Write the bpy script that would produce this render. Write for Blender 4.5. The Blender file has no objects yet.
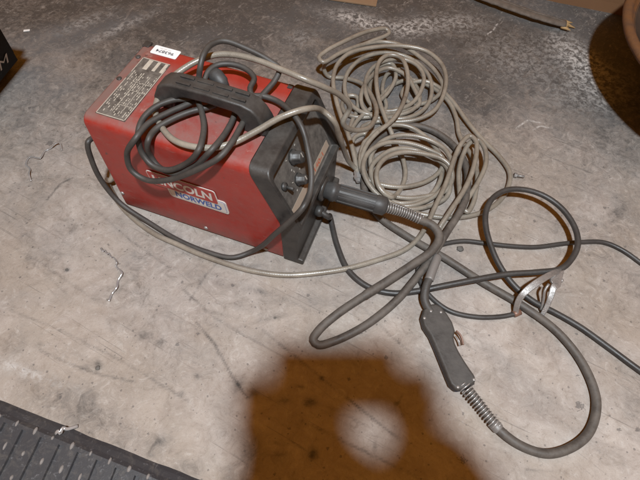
import bpy, bmesh, math, random
import numpy as np
from mathutils import Vector, Matrix, noise as mnoise
random.seed(7)
scene = bpy.context.scene
COL = scene.collection

# ------------------------------------------------------------------ camera frame
FPX, PITCH, ROLL, CAMH = 486.12, 1.0154, 0.0583, 0.84
_c, _s = math.cos(PITCH), math.sin(PITCH)
FWD = Vector((0, _c, -_s)); _r = Vector((1, 0, 0)); _u = _r.cross(FWD)
RGT = math.cos(ROLL)*_r + math.sin(ROLL)*_u
UPV = math.cos(ROLL)*_u - math.sin(ROLL)*_r
CAM = Vector((0, 0, CAMH))
# welding machine frame (x along its length, y across, z up)
MO = Vector((-.41, .579, 0)); MYAW = -.299
MX = Vector((math.cos(MYAW), math.sin(MYAW), 0)); MY = Vector((-math.sin(MYAW), math.cos(MYAW), 0)); MZ = Vector((0, 0, 1))
ML, MW, MH = .40, .215, .25
FN = (MX*.123 + MZ*.056).normalized()          # normal of the sloping front panel

def _ray(px, py): return FWD*FPX + RGT*(px-320) + UPV*(240-py)
def _hit(px, py, p0, n):
    d = _ray(px, py); return CAM + d*((p0-CAM).dot(n)/d.dot(n))
def at(px, py, z=0.0): return _hit(px, py, Vector((0, 0, z)), MZ)
def mloc(P): q = P-MO; return Vector((q.dot(MX), q.dot(MY), q.dot(MZ)))
def mworld(x, y, z): return MO + MX*x + MY*y + MZ*z
def pt(p):
    """world point from a measured spot: (px,py,z) on a level plane; 'Y' beside the machine's flank; 'X' behind it; 'F' before its panel; 'L' machine coordinates"""
    if len(p) == 3: return at(*p)
    a, b, m, v = p
    if m == 'Y': return _hit(a, b, MO+MY*v, MY)
    if m == 'X': return _hit(a, b, MO+MX*v, MX)
    if m == 'F': return _hit(a, b, mworld(.339+v, 0, .25), FN)
    if m == 'L': return mworld(a, b, v)

# ------------------------------------------------------------------ materials
def new_mat(name):
    m = bpy.data.materials.new(name); m.use_nodes = True
    nt = m.node_tree; b = nt.nodes['Principled BSDF']
    return m, nt, b
def N(nt, t, **kw):
    n = nt.nodes.new(t)
    for k, v in kw.items():
        if k.startswith('i_'):
            n.inputs[k[2:].replace('_', ' ')].default_value = v
        else: setattr(n, k, v)
    return n
def ramp(nt, fac, stops):
    r = nt.nodes.new('ShaderNodeValToRGB'); e = r.color_ramp.elements
    e[0].position, e[0].color = stops[0][0], (*stops[0][1], 1) if len(stops[0][1]) == 3 else stops[0][1]
    e[1].position, e[1].color = stops[-1][0], (*stops[-1][1], 1)
    for p, c in stops[1:-1]:
        x = e.new(p); x.color = (*c, 1)
    nt.links.new(fac, r.inputs[0]); return r.outputs[0]
def g(v): return (v, v, v)
def mixc(nt, fac, a, b, mode='MIX'):
    m = nt.nodes.new('ShaderNodeMix'); m.data_type = 'RGBA'; m.blend_type = mode
    for sock, v in ((m.inputs['Factor'], fac), (m.inputs['A'], a), (m.inputs['B'], b)):
        if hasattr(v, 'is_linked'): nt.links.new(v, sock)
        elif sock.type == 'VALUE': sock.default_value = v
        else: sock.default_value = (*v, 1)
    # the RGBA sockets are the ones of the colour type
    for s_ in m.inputs:
        if s_.type == 'RGBA' and s_.name in ('A', 'B'):
            v = a if s_.name == 'A' else b
            if hasattr(v, 'is_linked'): nt.links.new(v, s_)
            else: s_.default_value = (*v, 1)
    for s_ in m.outputs:
        if s_.type == 'RGBA': return s_
def math_(nt, op, a, b=0.0, clamp=False):
    m = nt.nodes.new('ShaderNodeMath'); m.operation = op; m.use_clamp = clamp
    for i, v in enumerate((a, b)):
        if hasattr(v, 'is_linked'): nt.links.new(v, m.inputs[i])
        else: m.inputs[i].default_value = v
    return m.outputs[0]
def tex_noise(nt, co, scale, detail=4, rough=.6, dist=0):
    n = N(nt, 'ShaderNodeTexNoise'); n.inputs['Scale'].default_value = scale; n.inputs['Detail'].default_value = detail
    n.inputs['Roughness'].default_value = rough; n.inputs['Distortion'].default_value = dist
    nt.links.new(co, n.inputs['Vector']); return n.outputs['Fac']
def coords(nt, kind='Object'):
    return nt.nodes.new('ShaderNodeTexCoord').outputs[kind]
def bump(nt, b, h, strength=.3, dist=.002):
    n = N(nt, 'ShaderNodeBump'); n.inputs['Strength'].default_value = strength; n.inputs['Distance'].default_value = dist
    nt.links.new(h, n.inputs['Height']); nt.links.new(n.outputs[0], b.inputs['Normal'])

def simple(name, col, rough=.5, metal=0, dust=0, dustcol=(.26, .23, .19), scale=40, bmp=.15, top=0.0, spec=.5):
    """a paint/plastic/rubber with uneven tone, dust and scuffs"""
    m, nt, b = new_mat(name); co = coords(nt)
    n1 = tex_noise(nt, co, scale, 5, .65); n2 = tex_noise(nt, co, scale*6, 3, .6)
    base = mixc(nt, n1, tuple(c*.72 for c in col), tuple(min(1, c*1.25) for c in col))
    if dust or top:
        f = ramp(nt, n1, [(.32, g(0)), (.75, g(1))])
        f = math_(nt, 'MULTIPLY', f, dust)
        if top:
            geo = N(nt, 'ShaderNodeNewGeometry'); sx = N(nt, 'ShaderNodeSeparateXYZ'); nt.links.new(geo.outputs['Normal'], sx.inputs[0])
            up = math_(nt, 'MULTIPLY', ramp(nt, sx.outputs['Z'], [(.2, g(0)), (.95, g(1))]), top)
            up = math_(nt, 'MULTIPLY', up, math_(nt, 'ADD', .35, n2))
            f = math_(nt, 'ADD', f, up, True)
        base = mixc(nt, f, base, dustcol)
        rr = math_(nt, 'ADD', math_(nt, 'MULTIPLY', f, .4), rough, True); nt.links.new(rr, b.inputs['Roughness'])
    else:
        b.inputs['Roughness'].default_value = rough
    nt.links.new(base, b.inputs['Base Color'])
    b.inputs['Metallic'].default_value = metal; b.inputs['Specular IOR Level'].default_value = spec
    if bmp: bump(nt, b, n2, bmp, .001)
    return m

M = {}
M['black_plastic'] = simple('black_plastic', (.024, .023, .023), .34, 0, .45, (.085, .077, .068), 34, .3, .2)
M['frame_plastic'] = simple('frame_plastic', (.021, .020, .020), .30, 0, .5, (.085, .077, .068), 38, .3, .2)
M['panel_face'] = simple('panel_face', (.06, .056, .052), .45, 0, .8, (.15, .135, .118), 60, .2, .1)
M['knob_black'] = simple('knob_black', (.02, .02, .02), .35, 0, .3, (.11, .10, .09), 60, .1, .25)
M['dark_rubber'] = simple('dark_rubber', (.026, .025, .025), .36, 0, .3, (.09, .083, .075), 30, .2, .2)
M['cord_rubber'] = simple('cord_rubber', (.034, .032, .03), .4, 0, .6, (.085, .075, .066), 22, .2, .2)
M['torch_cable'] = simple('torch_cable', (.042, .038, .035), .38, 0, .9, (.125, .108, .092), 34, .4, .3)
M['torch_grip'] = simple('torch_grip', (.038, .036, .034), .42, 0, .6, (.09, .082, .074), 40, .3, .2)
M['plug_rubber'] = simple('plug_rubber', (.032, .032, .033), .4, 0, .4, (.10, .095, .088), 30, .2, .22)
M['steel'] = simple('steel', (.40, .39, .38), .3, .45, .35, (.16, .14, .12), 50, .2)
M['worn_steel'] = simple('worn_steel', (.26, .25, .24), .38, .3, .55, (.10, .09, .08), 70, .35)
M['clamp_steel'] = simple('clamp_steel', (.42, .41, .40), .2, .55, .8, (.09, .082, .075), 140, .5)
M['copper'] = simple('copper', (.22, .12, .085), .4, .2, .4, (.10, .07, .055), 60, .15)
M['swarf'] = simple('swarf', (.45, .45, .45), .2, .5, 0, bmp=.1)
M['white_label'] = simple('white_label', (.82, .82, .82), .5, 0, .12, (.6, .57, .5), 30, 0)
M['ink'] = simple('ink', (.03, .03, .04), .6, bmp=0)
M['decal_red'] = simple('decal_red', (.36, .035, .03), .4, 0, .3, (.2, .1, .08), 60, 0)
M['decal_white'] = simple('decal_white', (.62, .60, .57), .45, 0, .5, (.4, .33, .28), 70, 0)
M['decal_blue'] = simple('decal_blue', (.03, .09, .34), .45, 0, .3, (.2, .2, .25), 70, 0)
M['strip_cream'] = simple('strip_cream', (.34, .27, .21), .5, 0, .6, (.22, .19, .155), 60, 0)
M['strip_ink'] = simple('strip_ink', (.42, .10, .05), .5, 0, .5, (.3, .2, .15), 80, 0)
M['plate_dark'] = simple('plate_dark', (.06, .053, .047), .5, 0, .9, (.19, .165, .14), 60, 0)
M['plate_print'] = simple('plate_print', (.55, .50, .42), .5, 0, .8, (.26, .22, .18), 130, 0)
M['panel_print'] = simple('panel_print', (.5, .47, .42), .5, 0, .8, (.2, .18, .15), 130, 0)
M['drum_paint'] = simple('drum_paint', (.16, .068, .022), .6, 0, .95, (.05, .024, .012), 26, .8)
M['drum_inside_and_shade'] = simple('drum_inside_and_shade', (.014, .010, .008), .7, 0, .5, (.10, .06, .035), 10, .3)
M['plank_wood'] = simple('plank_wood', (.20, .10, .045), .6, 0, .5, (.10, .05, .025), 9, .3)
M['lath_wood'] = simple('lath_wood', (.15, .122, .098), .6, 0, .9, (.055, .042, .033), 40, .7)
M['torn_wood'] = simple('torn_wood', (.42, .27, .12), .7, 0, .3, (.3, .2, .1), 60, .4)
M['cardboard'] = simple('cardboard', (.24, .15, .085), .8, 0, .4, (.25, .17, .1), 15, .2)
M['case_fabric'] = simple('case_fabric', (.014, .013, .013), .8, 0, .3, (.03, .027, .025), 60, .4, spec=.15)
M['chalk'] = simple('chalk', (.62, .6, .58), .8, 0, .5, (.1, .09, .08), 80, 0)
M['paper'] = simple('paper', (.8, .79, .76), .7, bmp=0)
M['pebble'] = simple('pebble', (.09, .085, .08), .7, 0, .4, bmp=.4)
M['skin'] = simple('skin', (.5, .3, .22), .5, bmp=.1)
M['jacket'] = simple('jacket', (.03, .035, .05), .85, bmp=.3)
M['trousers'] = simple('trousers', (.045, .045, .05), .85, bmp=.3)
M['hair'] = simple('hair', (.05, .035, .025), .6, bmp=.4)
M['boot_leather'] = simple('boot_leather', (.04, .028, .02), .5, bmp=.3)
M['phone_glass'] = simple('phone_glass', (.01, .01, .012), .1, bmp=0)

def hose_mat(name, col, dustcol):
    m, nt, b = new_mat(name); co = coords(nt); uv = coords(nt, 'UV')
    n1 = tex_noise(nt, co, 14, 5, .7); n2 = tex_noise(nt, co, 90, 4, .65)
    base = mixc(nt, n2, tuple(c*.8 for c in col), tuple(c*1.2 for c in col))
    f = math_(nt, 'MULTIPLY', ramp(nt, n1, [(.35, g(0)), (.72, g(1))]), .75)
    base = mixc(nt, f, base, dustcol)
    spots = ramp(nt, tex_noise(nt, co, 55, 3, .7), [(.62, g(0)), (.75, g(1))])
    base = mixc(nt, math_(nt, 'MULTIPLY', spots, .5), base, (.09, .075, .06))
    nt.links.new(base, b.inputs['Base Color'])
    nt.links.new(math_(nt, 'ADD', .20, math_(nt, 'MULTIPLY', n1, .28)), b.inputs['Roughness']); b.inputs['Specular IOR Level'].default_value = .75
    w = N(nt, 'ShaderNodeTexWave'); w.wave_type = 'BANDS'; w.bands_direction = 'DIAGONAL'
    mp = N(nt, 'ShaderNodeMapping'); mp.inputs['Scale'].default_value = (4, 130, 1)
    nt.links.new(uv, mp.inputs[0]); nt.links.new(mp.outputs[0], w.inputs['Vector']); w.inputs['Scale'].default_value = 1.0
    h = math_(nt, 'ADD', math_(nt, 'MULTIPLY', w.outputs['Fac'], .5), n2)
    bump(nt, b, h, .10, .001)
    return m
M['beige_hose'] = hose_mat('beige_hose', (.285, .255, .21), (.10, .084, .066))

def red_paint():
    m, nt, b = new_mat('red_paint'); co = coords(nt)
    sep = N(nt, 'ShaderNodeSeparateXYZ'); nt.links.new(co, sep.inputs[0])
    geo = N(nt, 'ShaderNodeNewGeometry'); sn = N(nt, 'ShaderNodeSeparateXYZ'); nt.links.new(geo.outputs['Normal'], sn.inputs[0])
    n1 = tex_noise(nt, co, 11, 7, .72, .6); n2 = tex_noise(nt, co, 60, 5, .7); n3 = tex_noise(nt, co, 260, 3, .6)
    base = mixc(nt, n1, (.21, .016, .012), (.40, .031, .019))
    up = ramp(nt, sn.outputs['Z'], [(.55, g(0)), (.97, g(1))])
    # dust lies on the top, thickest round the rating plate and the handle; wiped clean along the far side
    far = ramp(nt, sep.outputs['Y'], [(.155, g(1)), (.180, g(.12))])
    d = math_(nt, 'MULTIPLY', up, ramp(nt, math_(nt, 'ADD', math_(nt, 'MULTIPLY', n1, .8), math_(nt, 'MULTIPLY', n2, .35)), [(.36, g(.10)), (.72, g(.85))]))
    rim = ramp(nt, math_(nt, 'ADD', sep.outputs['X'], math_(nt, 'MULTIPLY', math_(nt, 'SUBTRACT', n1, .5), .09)), [(.008, g(1)), (.055, g(0))])
    d = math_(nt, 'MAXIMUM', d, math_(nt, 'MULTIPLY', math_(nt, 'MULTIPLY', up, rim), .8))
    d = math_(nt, 'MULTIPLY', d, math_(nt, 'MAXIMUM', far, math_(nt, 'MULTIPLY', rim, .9)))
    side = math_(nt, 'MULTIPLY', math_(nt, 'SUBTRACT', 1.0, up), ramp(nt, n2, [(.35, g(.02)), (.75, g(.30))]))
    d = math_(nt, 'ADD', d, side, True)
    base = mixc(nt, d, base, (.205, .122, .108))
    base = mixc(nt, math_(nt, 'MULTIPLY', math_(nt, 'MULTIPLY', up, rim), .55), base, (.135, .105, .088))
    # chips and fine scratches
    mp = N(nt, 'ShaderNodeMapping'); mp.inputs['Scale'].default_value = (18, 18, 150); mp.inputs['Rotation'].default_value = (.2, .25, .1)
    nt.links.new(co, mp.inputs[0]); sc = tex_noise(nt, mp.outputs[0], 1.4, 4, .7)
    base = mixc(nt, math_(nt, 'MULTIPLY', ramp(nt, sc, [(.64, g(0)), (.70, g(1))]), .5), base, (.34, .20, .17))
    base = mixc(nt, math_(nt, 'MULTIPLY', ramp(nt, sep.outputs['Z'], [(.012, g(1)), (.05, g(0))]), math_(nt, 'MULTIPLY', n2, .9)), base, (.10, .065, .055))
    base = mixc(nt, math_(nt, 'MULTIPLY', ramp(nt, tex_noise(nt, co, 75, 2, .5), [(.70, g(0)), (.74, g(1))]), .7), base, (.07, .045, .04))
    nt.links.new(base, b.inputs['Base Color'])
    nt.links.new(math_(nt, 'ADD', .30, math_(nt, 'MULTIPLY', d, .5), True), b.inputs['Roughness'])
    bump(nt, b, math_(nt, 'ADD', n3, math_(nt, 'MULTIPLY', n1, 2.0)), .12, .001)
    return m
M['red_paint'] = red_paint()

def mat_rubber():
    m, nt, b = new_mat('mat_rubber'); co = coords(nt)
    n1 = tex_noise(nt, co, 12, 5, .7); n2 = tex_noise(nt, co, 120, 4, .7)
    base = mixc(nt, n1, (.022, .023, .028), (.052, .051, .053))
    n3 = tex_noise(nt, co, 45, 6, .8, 1.2); base = mixc(nt, math_(nt, 'MULTIPLY', ramp(nt, n3, [(.5, g(0)), (.68, g(1))]), .55), base, (.105, .095, .085))
    base = mixc(nt, math_(nt, 'MULTIPLY', ramp(nt, n2, [(.60, g(0)), (.74, g(1))]), .5), base, (.22, .22, .23))
    nt.links.new(base, b.inputs['Base Color']); b.inputs['Roughness'].default_value = .5
    bump(nt, b, n2, .35, .001); return m
M['mat_rubber'] = mat_rubber()
M['mat_worn'] = simple('mat_worn', (.24, .22, .205), .5, 0, .7, (.12, .10, .09), 90, .3)

def floor_mat():
    m, nt, b = new_mat('concrete'); co = coords(nt)
    at_ = N(nt, 'ShaderNodeAttribute'); at_.attribute_name = 'dirt'
    sp = N(nt, 'ShaderNodeSeparateColor'); nt.links.new(at_.outputs['Color'], sp.inputs[0])
    dark, blue, white = sp.outputs[0], sp.outputs[1], sp.outputs[2]
    mul = lambda x, y: math_(nt, 'MULTIPLY', x, y)
    add = lambda x, y, c=False: math_(nt, 'ADD', x, y, c)
    sub = lambda x, y, c=False: math_(nt, 'SUBTRACT', x, y, c)
    thr = lambda f, lo, hi, v=1.0: ramp(nt, f, [(lo, g(0)), (hi, g(v))])
    inv = lambda f, lo, hi, v=1.0: ramp(nt, f, [(lo, g(v)), (hi, g(0))])
    ld_ = at(200, 358)-at(100, 300); run = math.atan2(ld_.y, ld_.x)      # the way the slab was dragged over
    def stretched(sx, sy, rot, sc, det=5, rough=.68, dist=.8):
        mp = N(nt, 'ShaderNodeMapping'); mp.vector_type = 'TEXTURE'; mp.inputs['Scale'].default_value = (1/sx, 1/sy, 1); mp.inputs['Rotation'].default_value = (0, 0, rot)
        nt.links.new(co, mp.inputs[0]); return tex_noise(nt, mp.outputs[0], sc, det, rough, dist)
    a = tex_noise(nt, co, 4, 6, .65, .5); bb = tex_noise(nt, co, 17, 7, .72, .7); c_ = tex_noise(nt, co, 70, 6, .75, .4); d_ = tex_noise(nt, co, 330, 3, .6); e_ = tex_noise(nt, co, 36, 8, .8, 1.5)
    base = mixc(nt, thr(bb, .30, .70), (.30, .25, .217), (.495, .445, .402))
    base = mixc(nt, thr(a, .42, .60, .7), base, (.33, .275, .225))
    # old brown smudges and paler wiped patches
    base = mixc(nt, mul(thr(e_, .53, .65), .5), base, (.225, .178, .14))
    base = mixc(nt, mul(inv(e_, .32, .45), .45), base, (.56, .535, .50))
    q1 = stretched(8, 30, run+.1, 1.2, 7, .74, 1.0)
    base = mixc(nt, mul(thr(q1, .54, .66), .34), base, (.235, .205, .178))
    # crisp pores and grit
    base = mixc(nt, mul(inv(c_, .30, .40), .55), base, (.17, .15, .132))
    base = mixc(nt, mul(thr(c_, .62, .70), .35), base, (.58, .55, .51))
    base = mixc(nt, mul(inv(d_, .30, .42), .22), base, (.15, .13, .115))
    # soot and grease, plus the basin's painted shadow, broken up by the same noises
    gate = thr(dark, 0, .3)
    dk = add(dark, mul(mul(sub(bb, .5), gate), 1.25)); dk = add(dk, mul(mul(sub(e_, .5), gate), 1.3)); dk = add(dk, mul(mul(sub(c_, .5), gate), .9), True)
    base = mixc(nt, dk, base, (.066, .060, .055))
    bl = mul(blue, add(add(mul(bb, 1.1), mul(sub(e_, .5), 1.6)), .05, True))
    base = mixc(nt, bl, base, (.125, .128, .132))
    wh = mul(white, thr(c_, .44, .58))
    base = mixc(nt, wh, base, (.52, .50, .475))
    # pale flecks scraped into the dirty part
    f1 = stretched(28, 80, .9, 1, 5, .75, 1.5); f2 = stretched(34, 70, run, 1, 4, .7, 1.4)
    f = mul(math_(nt, 'MAXIMUM', thr(f1, .585, .64), mul(thr(f2, .62, .68), .8)), add(.04, mul(dark, .38), True))
    base = mixc(nt, f, base, (.37, .34, .31))
    # scuffs and hairlines running one way across the slab
    s_ = stretched(3.0, 140, run, 1, 3, .6, .35); s2 = stretched(5.5, 170, run-.22, 1, 3, .6, .4)
    base = mixc(nt, mul(thr(s_, .645, .69), mul(thr(bb, .38, .6), .62)), base, (.15, .133, .12))
    base = mixc(nt, mul(thr(s2, .67, .71), mul(inv(e_, .42, .6), .5)), base, (.19, .17, .155))
    # spatter specks, two sizes, ragged
    spk = None
    for sc, keep, r, k in ((24, .965, .20, .6), (62, .93, .24, .55), (150, .88, .30, .5)):
        vo = N(nt, 'ShaderNodeTexVoronoi'); vo.inputs['Scale'].default_value = sc; nt.links.new(co, vo.inputs['Vector'])
        vc = N(nt, 'ShaderNodeSeparateColor'); nt.links.new(vo.outputs['Color'], vc.inputs[0])
        lim = mul(thr(vc.outputs[0], keep, 1), r)
        dist = add(vo.outputs['Distance'], add(mul(sub(c_, .5), .5), mul(sub(d_, .5), .5)))
        one = math_(nt, 'LESS_THAN', dist, lim); spk = one if spk is None else math_(nt, 'MAXIMUM', spk, one)
        base = mixc(nt, mul(one, k), base, (.075, .070, .068))
    nt.links.new(base, b.inputs['Base Color'])
    nt.links.new(sub(add(.60, mul(bb, .25)), mul(dark, .18)), b.inputs['Roughness'])
    b.inputs['Specular IOR Level'].default_value = .4
    h = add(add(mul(c_, 1.0), mul(d_, .35)), mul(e_, 1.2)); h = sub(h, mul(spk, .25)); h = sub(h, mul(thr(s_, .66, .70), .3))
    bump(nt, b, h, .6, .0024)
    return m
M['concrete'] = floor_mat()

# ------------------------------------------------------------------ object helpers
def smooth(me, ang=None):
    for p in me.polygons: p.use_smooth = True
def link(name, me, mat=None, parent=None, sm=True):
    o = bpy.data.objects.new(name, me); COL.objects.link(o)
    if mat is not None and not me.materials: me.materials.append(M[mat] if isinstance(mat, str) else mat)
    if sm: smooth(me)
    if parent is not None: o.parent = parent
    return o
def obj(name, bm, mat, parent=None, sm=True, bev=0, seg=2, local=False):
    """bm in world coordinates unless local; becomes one mesh object"""
    if parent is not None and not local:
        off = parent.location.copy()
        pp = parent.parent
        while pp: off += pp.location; pp = pp.parent
        bmesh.ops.translate(bm, verts=bm.verts, vec=-off)
    bmesh.ops.recalc_face_normals(bm, faces=bm.faces)
    me = bpy.data.meshes.new(name); bm.to_mesh(me); bm.free()
    o = link(name, me, mat, parent, sm)
    if bev:
        md = o.modifiers.new('Bevel', 'BEVEL'); md.width = bev; md.segments = seg; md.limit_method = 'ANGLE'; md.angle_limit = math.radians(35); md.harden_normals = True
    return o
def tag(o, label, cat, group=None, kind=None):
    if label: o['label'] = label
    if cat: o['category'] = cat
    if group: o['group'] = group
    if kind: o['kind'] = kind
    return o
def thing(name, label, cat, loc, group=None):
    o = bpy.data.objects.new(name, None); o.empty_display_size = .05; COL.objects.link(o); o.location = loc
    return tag(o, label, cat, group)

def spline(P, step=.006):
    """centripetal Catmull-Rom through P"""
    P = [Vector(p) for p in P]
    P = [P[0]*2-P[1]] + P + [P[-1]*2-P[-2]]
    out = []
    for i in range(1, len(P)-2):
        p0, p1, p2, p3 = P[i-1:i+3]
        t0 = 0; t1 = t0+max(1e-4, (p1-p0).length)**.5; t2 = t1+max(1e-4, (p2-p1).length)**.5; t3 = t2+max(1e-4, (p3-p2).length)**.5
        n = max(2, int((p2-p1).length/step))
        for k in range(n):
            t = t1+(t2-t1)*k/n
            A1 = p0*((t1-t)/(t1-t0))+p1*((t-t0)/(t1-t0)); A2 = p1*((t2-t)/(t2-t1))+p2*((t-t1)/(t2-t1)); A3 = p2*((t3-t)/(t3-t2))+p3*((t-t2)/(t3-t2))
            B1 = A1*((t2-t)/(t2-t0))+A2*((t-t0)/(t2-t0)); B2 = A2*((t3-t)/(t3-t1))+A3*((t-t1)/(t3-t1))
            out.append(B1*((t2-t)/(t2-t1))+B2*((t-t1)/(t2-t1)))
    out.append(P[-2]); return out
def tube(bm, path, r, seg=10, cap=True, flat=None, flatdir=None, floor_rest=True):
    """sweep a round (or, with flat=(a,b), an oval) section along path; r a number or a list"""
    n = len(path); rs = r if isinstance(r, (list, tuple)) else [r]*n
    if floor_rest: path = [Vector((p.x, p.y, max(p.z, q*.97))) for p, q in zip(path, rs)]
    uvl = bm.loops.layers.uv.verify()
    T = []
    for i in range(n):
        t = path[min(i+1, n-1)]-path[max(i-1, 0)]
        T.append(t.normalized() if t.length > 1e-9 else Vector((0, 0, 1)))
    nrm = flatdir.copy() if flatdir else (Vector((0, 0, 1)) if abs(T[0].z) < .9 else Vector((1, 0, 0)))
    rings = []; L = 0; ls = []
    for i in range(n):
        if flatdir: nrm = flatdir
        nn = (nrm-T[i]*nrm.dot(T[i])); nn = nn.normalized() if nn.length > 1e-6 else T[i].orthogonal().normalized()
        nrm = nn if not flatdir else nrm
        bb = T[i].cross(nn); ring = []
        fa, fb = flat if flat else (1, 1)
        for k in range(seg):
            a = 2*math.pi*(k+(.5 if seg == 4 else 0))/seg
            ring.append(bm.verts.new(path[i]+(bb*math.cos(a)*fa+nn*math.sin(a)*fb)*rs[i]))
        rings.append(ring)
        if i: L += (path[i]-path[i-1]).length
        ls.append(L)
    for i in range(n-1):
        for k in range(seg):
            k2 = (k+1) % seg
            f = bm.faces.new((rings[i][k], rings[i][k2], rings[i+1][k2], rings[i+1][k]))
            for lp, (u, v) in zip(f.loops, ((k/seg, ls[i]), ((k+1)/seg, ls[i]), ((k+1)/seg, ls[i+1]), (k/seg, ls[i+1]))):
                lp[uvl].uv = (u, v)
    if cap:
        bm.faces.new(list(reversed(rings[0]))); bm.faces.new(rings[-1])
def wobble(path, amp=.0012, freq=9, seed=0):
    out = []
    for i, p in enumerate(path):
        v = mnoise.noise_vector(p*freq+Vector((seed, seed*2.3, 0)))
        q = p+Vector((v.x, v.y, abs(v.z)*.3))*amp*2
        out.append(q)
    return out
def box(bm, x0, x1, y0, y1, z0, z1, mat=None):
    vs = [bm.verts.new((x, y, z)) for z in (z0, z1) for x, y in ((x0, y0), (x1, y0), (x1, y1), (x0, y1))]
    for f in ((3, 2, 1, 0), (4, 5, 6, 7), (0, 1, 5, 4), (1, 2, 6, 5), (2, 3, 7, 6), (3, 0, 4, 7)):
        bm.faces.new([vs[i] for i in f])
    return vs
def frame_box(bm, o, ax, ay, az, x0, x1, y0, y1, z0, z1):
    vs = box(bm, x0, x1, y0, y1, z0, z1)
    for v in vs: v.co = o+ax*v.co.x+ay*v.co.y+az*v.co.z
    return vs
def lathe(bm, o, axis, prof, seg=24, ridges=0, rd=0):
    """prof: (distance along axis, radius)"""
    axis = axis.normalized(); a = axis.orthogonal().normalized(); b = axis.cross(a); rings = []
    for d, r in prof:
        rings.append([bm.verts.new(o+axis*d+(a*math.cos(2*math.pi*k/seg)+b*math.sin(2*math.pi*k/seg))*(r*(1-(rd if ridges and (k*ridges//seg) % 2 else 0)))) for k in range(seg)])
    for i in range(len(rings)-1):
        for k in range(seg):
            bm.faces.new((rings[i][k], rings[i][(k+1) % seg], rings[i+1][(k+1) % seg], rings[i+1][k]))
    bm.faces.new(list(reversed(rings[0]))); bm.faces.new(rings[-1])
def prism(bm, poly, up, h):
    lo = [bm.verts.new(p) for p in poly]; hi = [bm.verts.new(p+up*h) for p in poly]; n = len(poly)
    bm.faces.new(list(reversed(lo))); bm.faces.new(hi)
    for i in range(n): bm.faces.new((lo[i], lo[(i+1) % n], hi[(i+1) % n], hi[i]))
def text_bm(s, size_w, size_h, bold=0.0, shear=0.0):
    """mesh of lettering in the xy plane, scaled to fill size_w x size_h from the origin"""
    cu = bpy.data.curves.new('lettering', 'FONT'); cu.body = s; cu.size = 1; cu.offset = bold; cu.shear = shear; cu.resolution_u = 3
    o = bpy.data.objects.new('lettering', cu); COL.objects.link(o)
    dg = bpy.context.evaluated_depsgraph_get(); dg.update()
    me = bpy.data.meshes.new_from_object(o.evaluated_get(dg))
    COL.objects.unlink(o); bpy.data.objects.remove(o)
    bm = bmesh.new(); bm.from_mesh(me); bpy.data.meshes.remove(me)
    xs = [v.co.x for v in bm.verts]; ys = [v.co.y for v in bm.verts]
    for v in bm.verts:
        v.co.x = (v.co.x-min(xs))/(max(xs)-min(xs))*size_w; v.co.y = (v.co.y-min(ys))/(max(ys)-min(ys))*size_h; v.co.z = 0
    return bm
def place(bm, o, ax, ay):
    for v in bm.verts: v.co = o+ax*v.co.x+ay*v.co.y
    return bm
def rrect(w, h, r, n=5, skew=0):
    pts = []
    for cx, cy, a0 in ((w-r, r, -90), (w-r, h-r, 0), (r, h-r, 90), (r, r, 180)):
        for k in range(n+1):
            a = math.radians(a0+90*k/n); pts.append((cx+r*math.cos(a), cy+r*math.sin(a)))
    return [(x+skew*y, y) for x, y in pts]
X3, Y3, Z3 = Vector((1, 0, 0)), Vector((0, 1, 0)), Vector((0, 0, 1))

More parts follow.
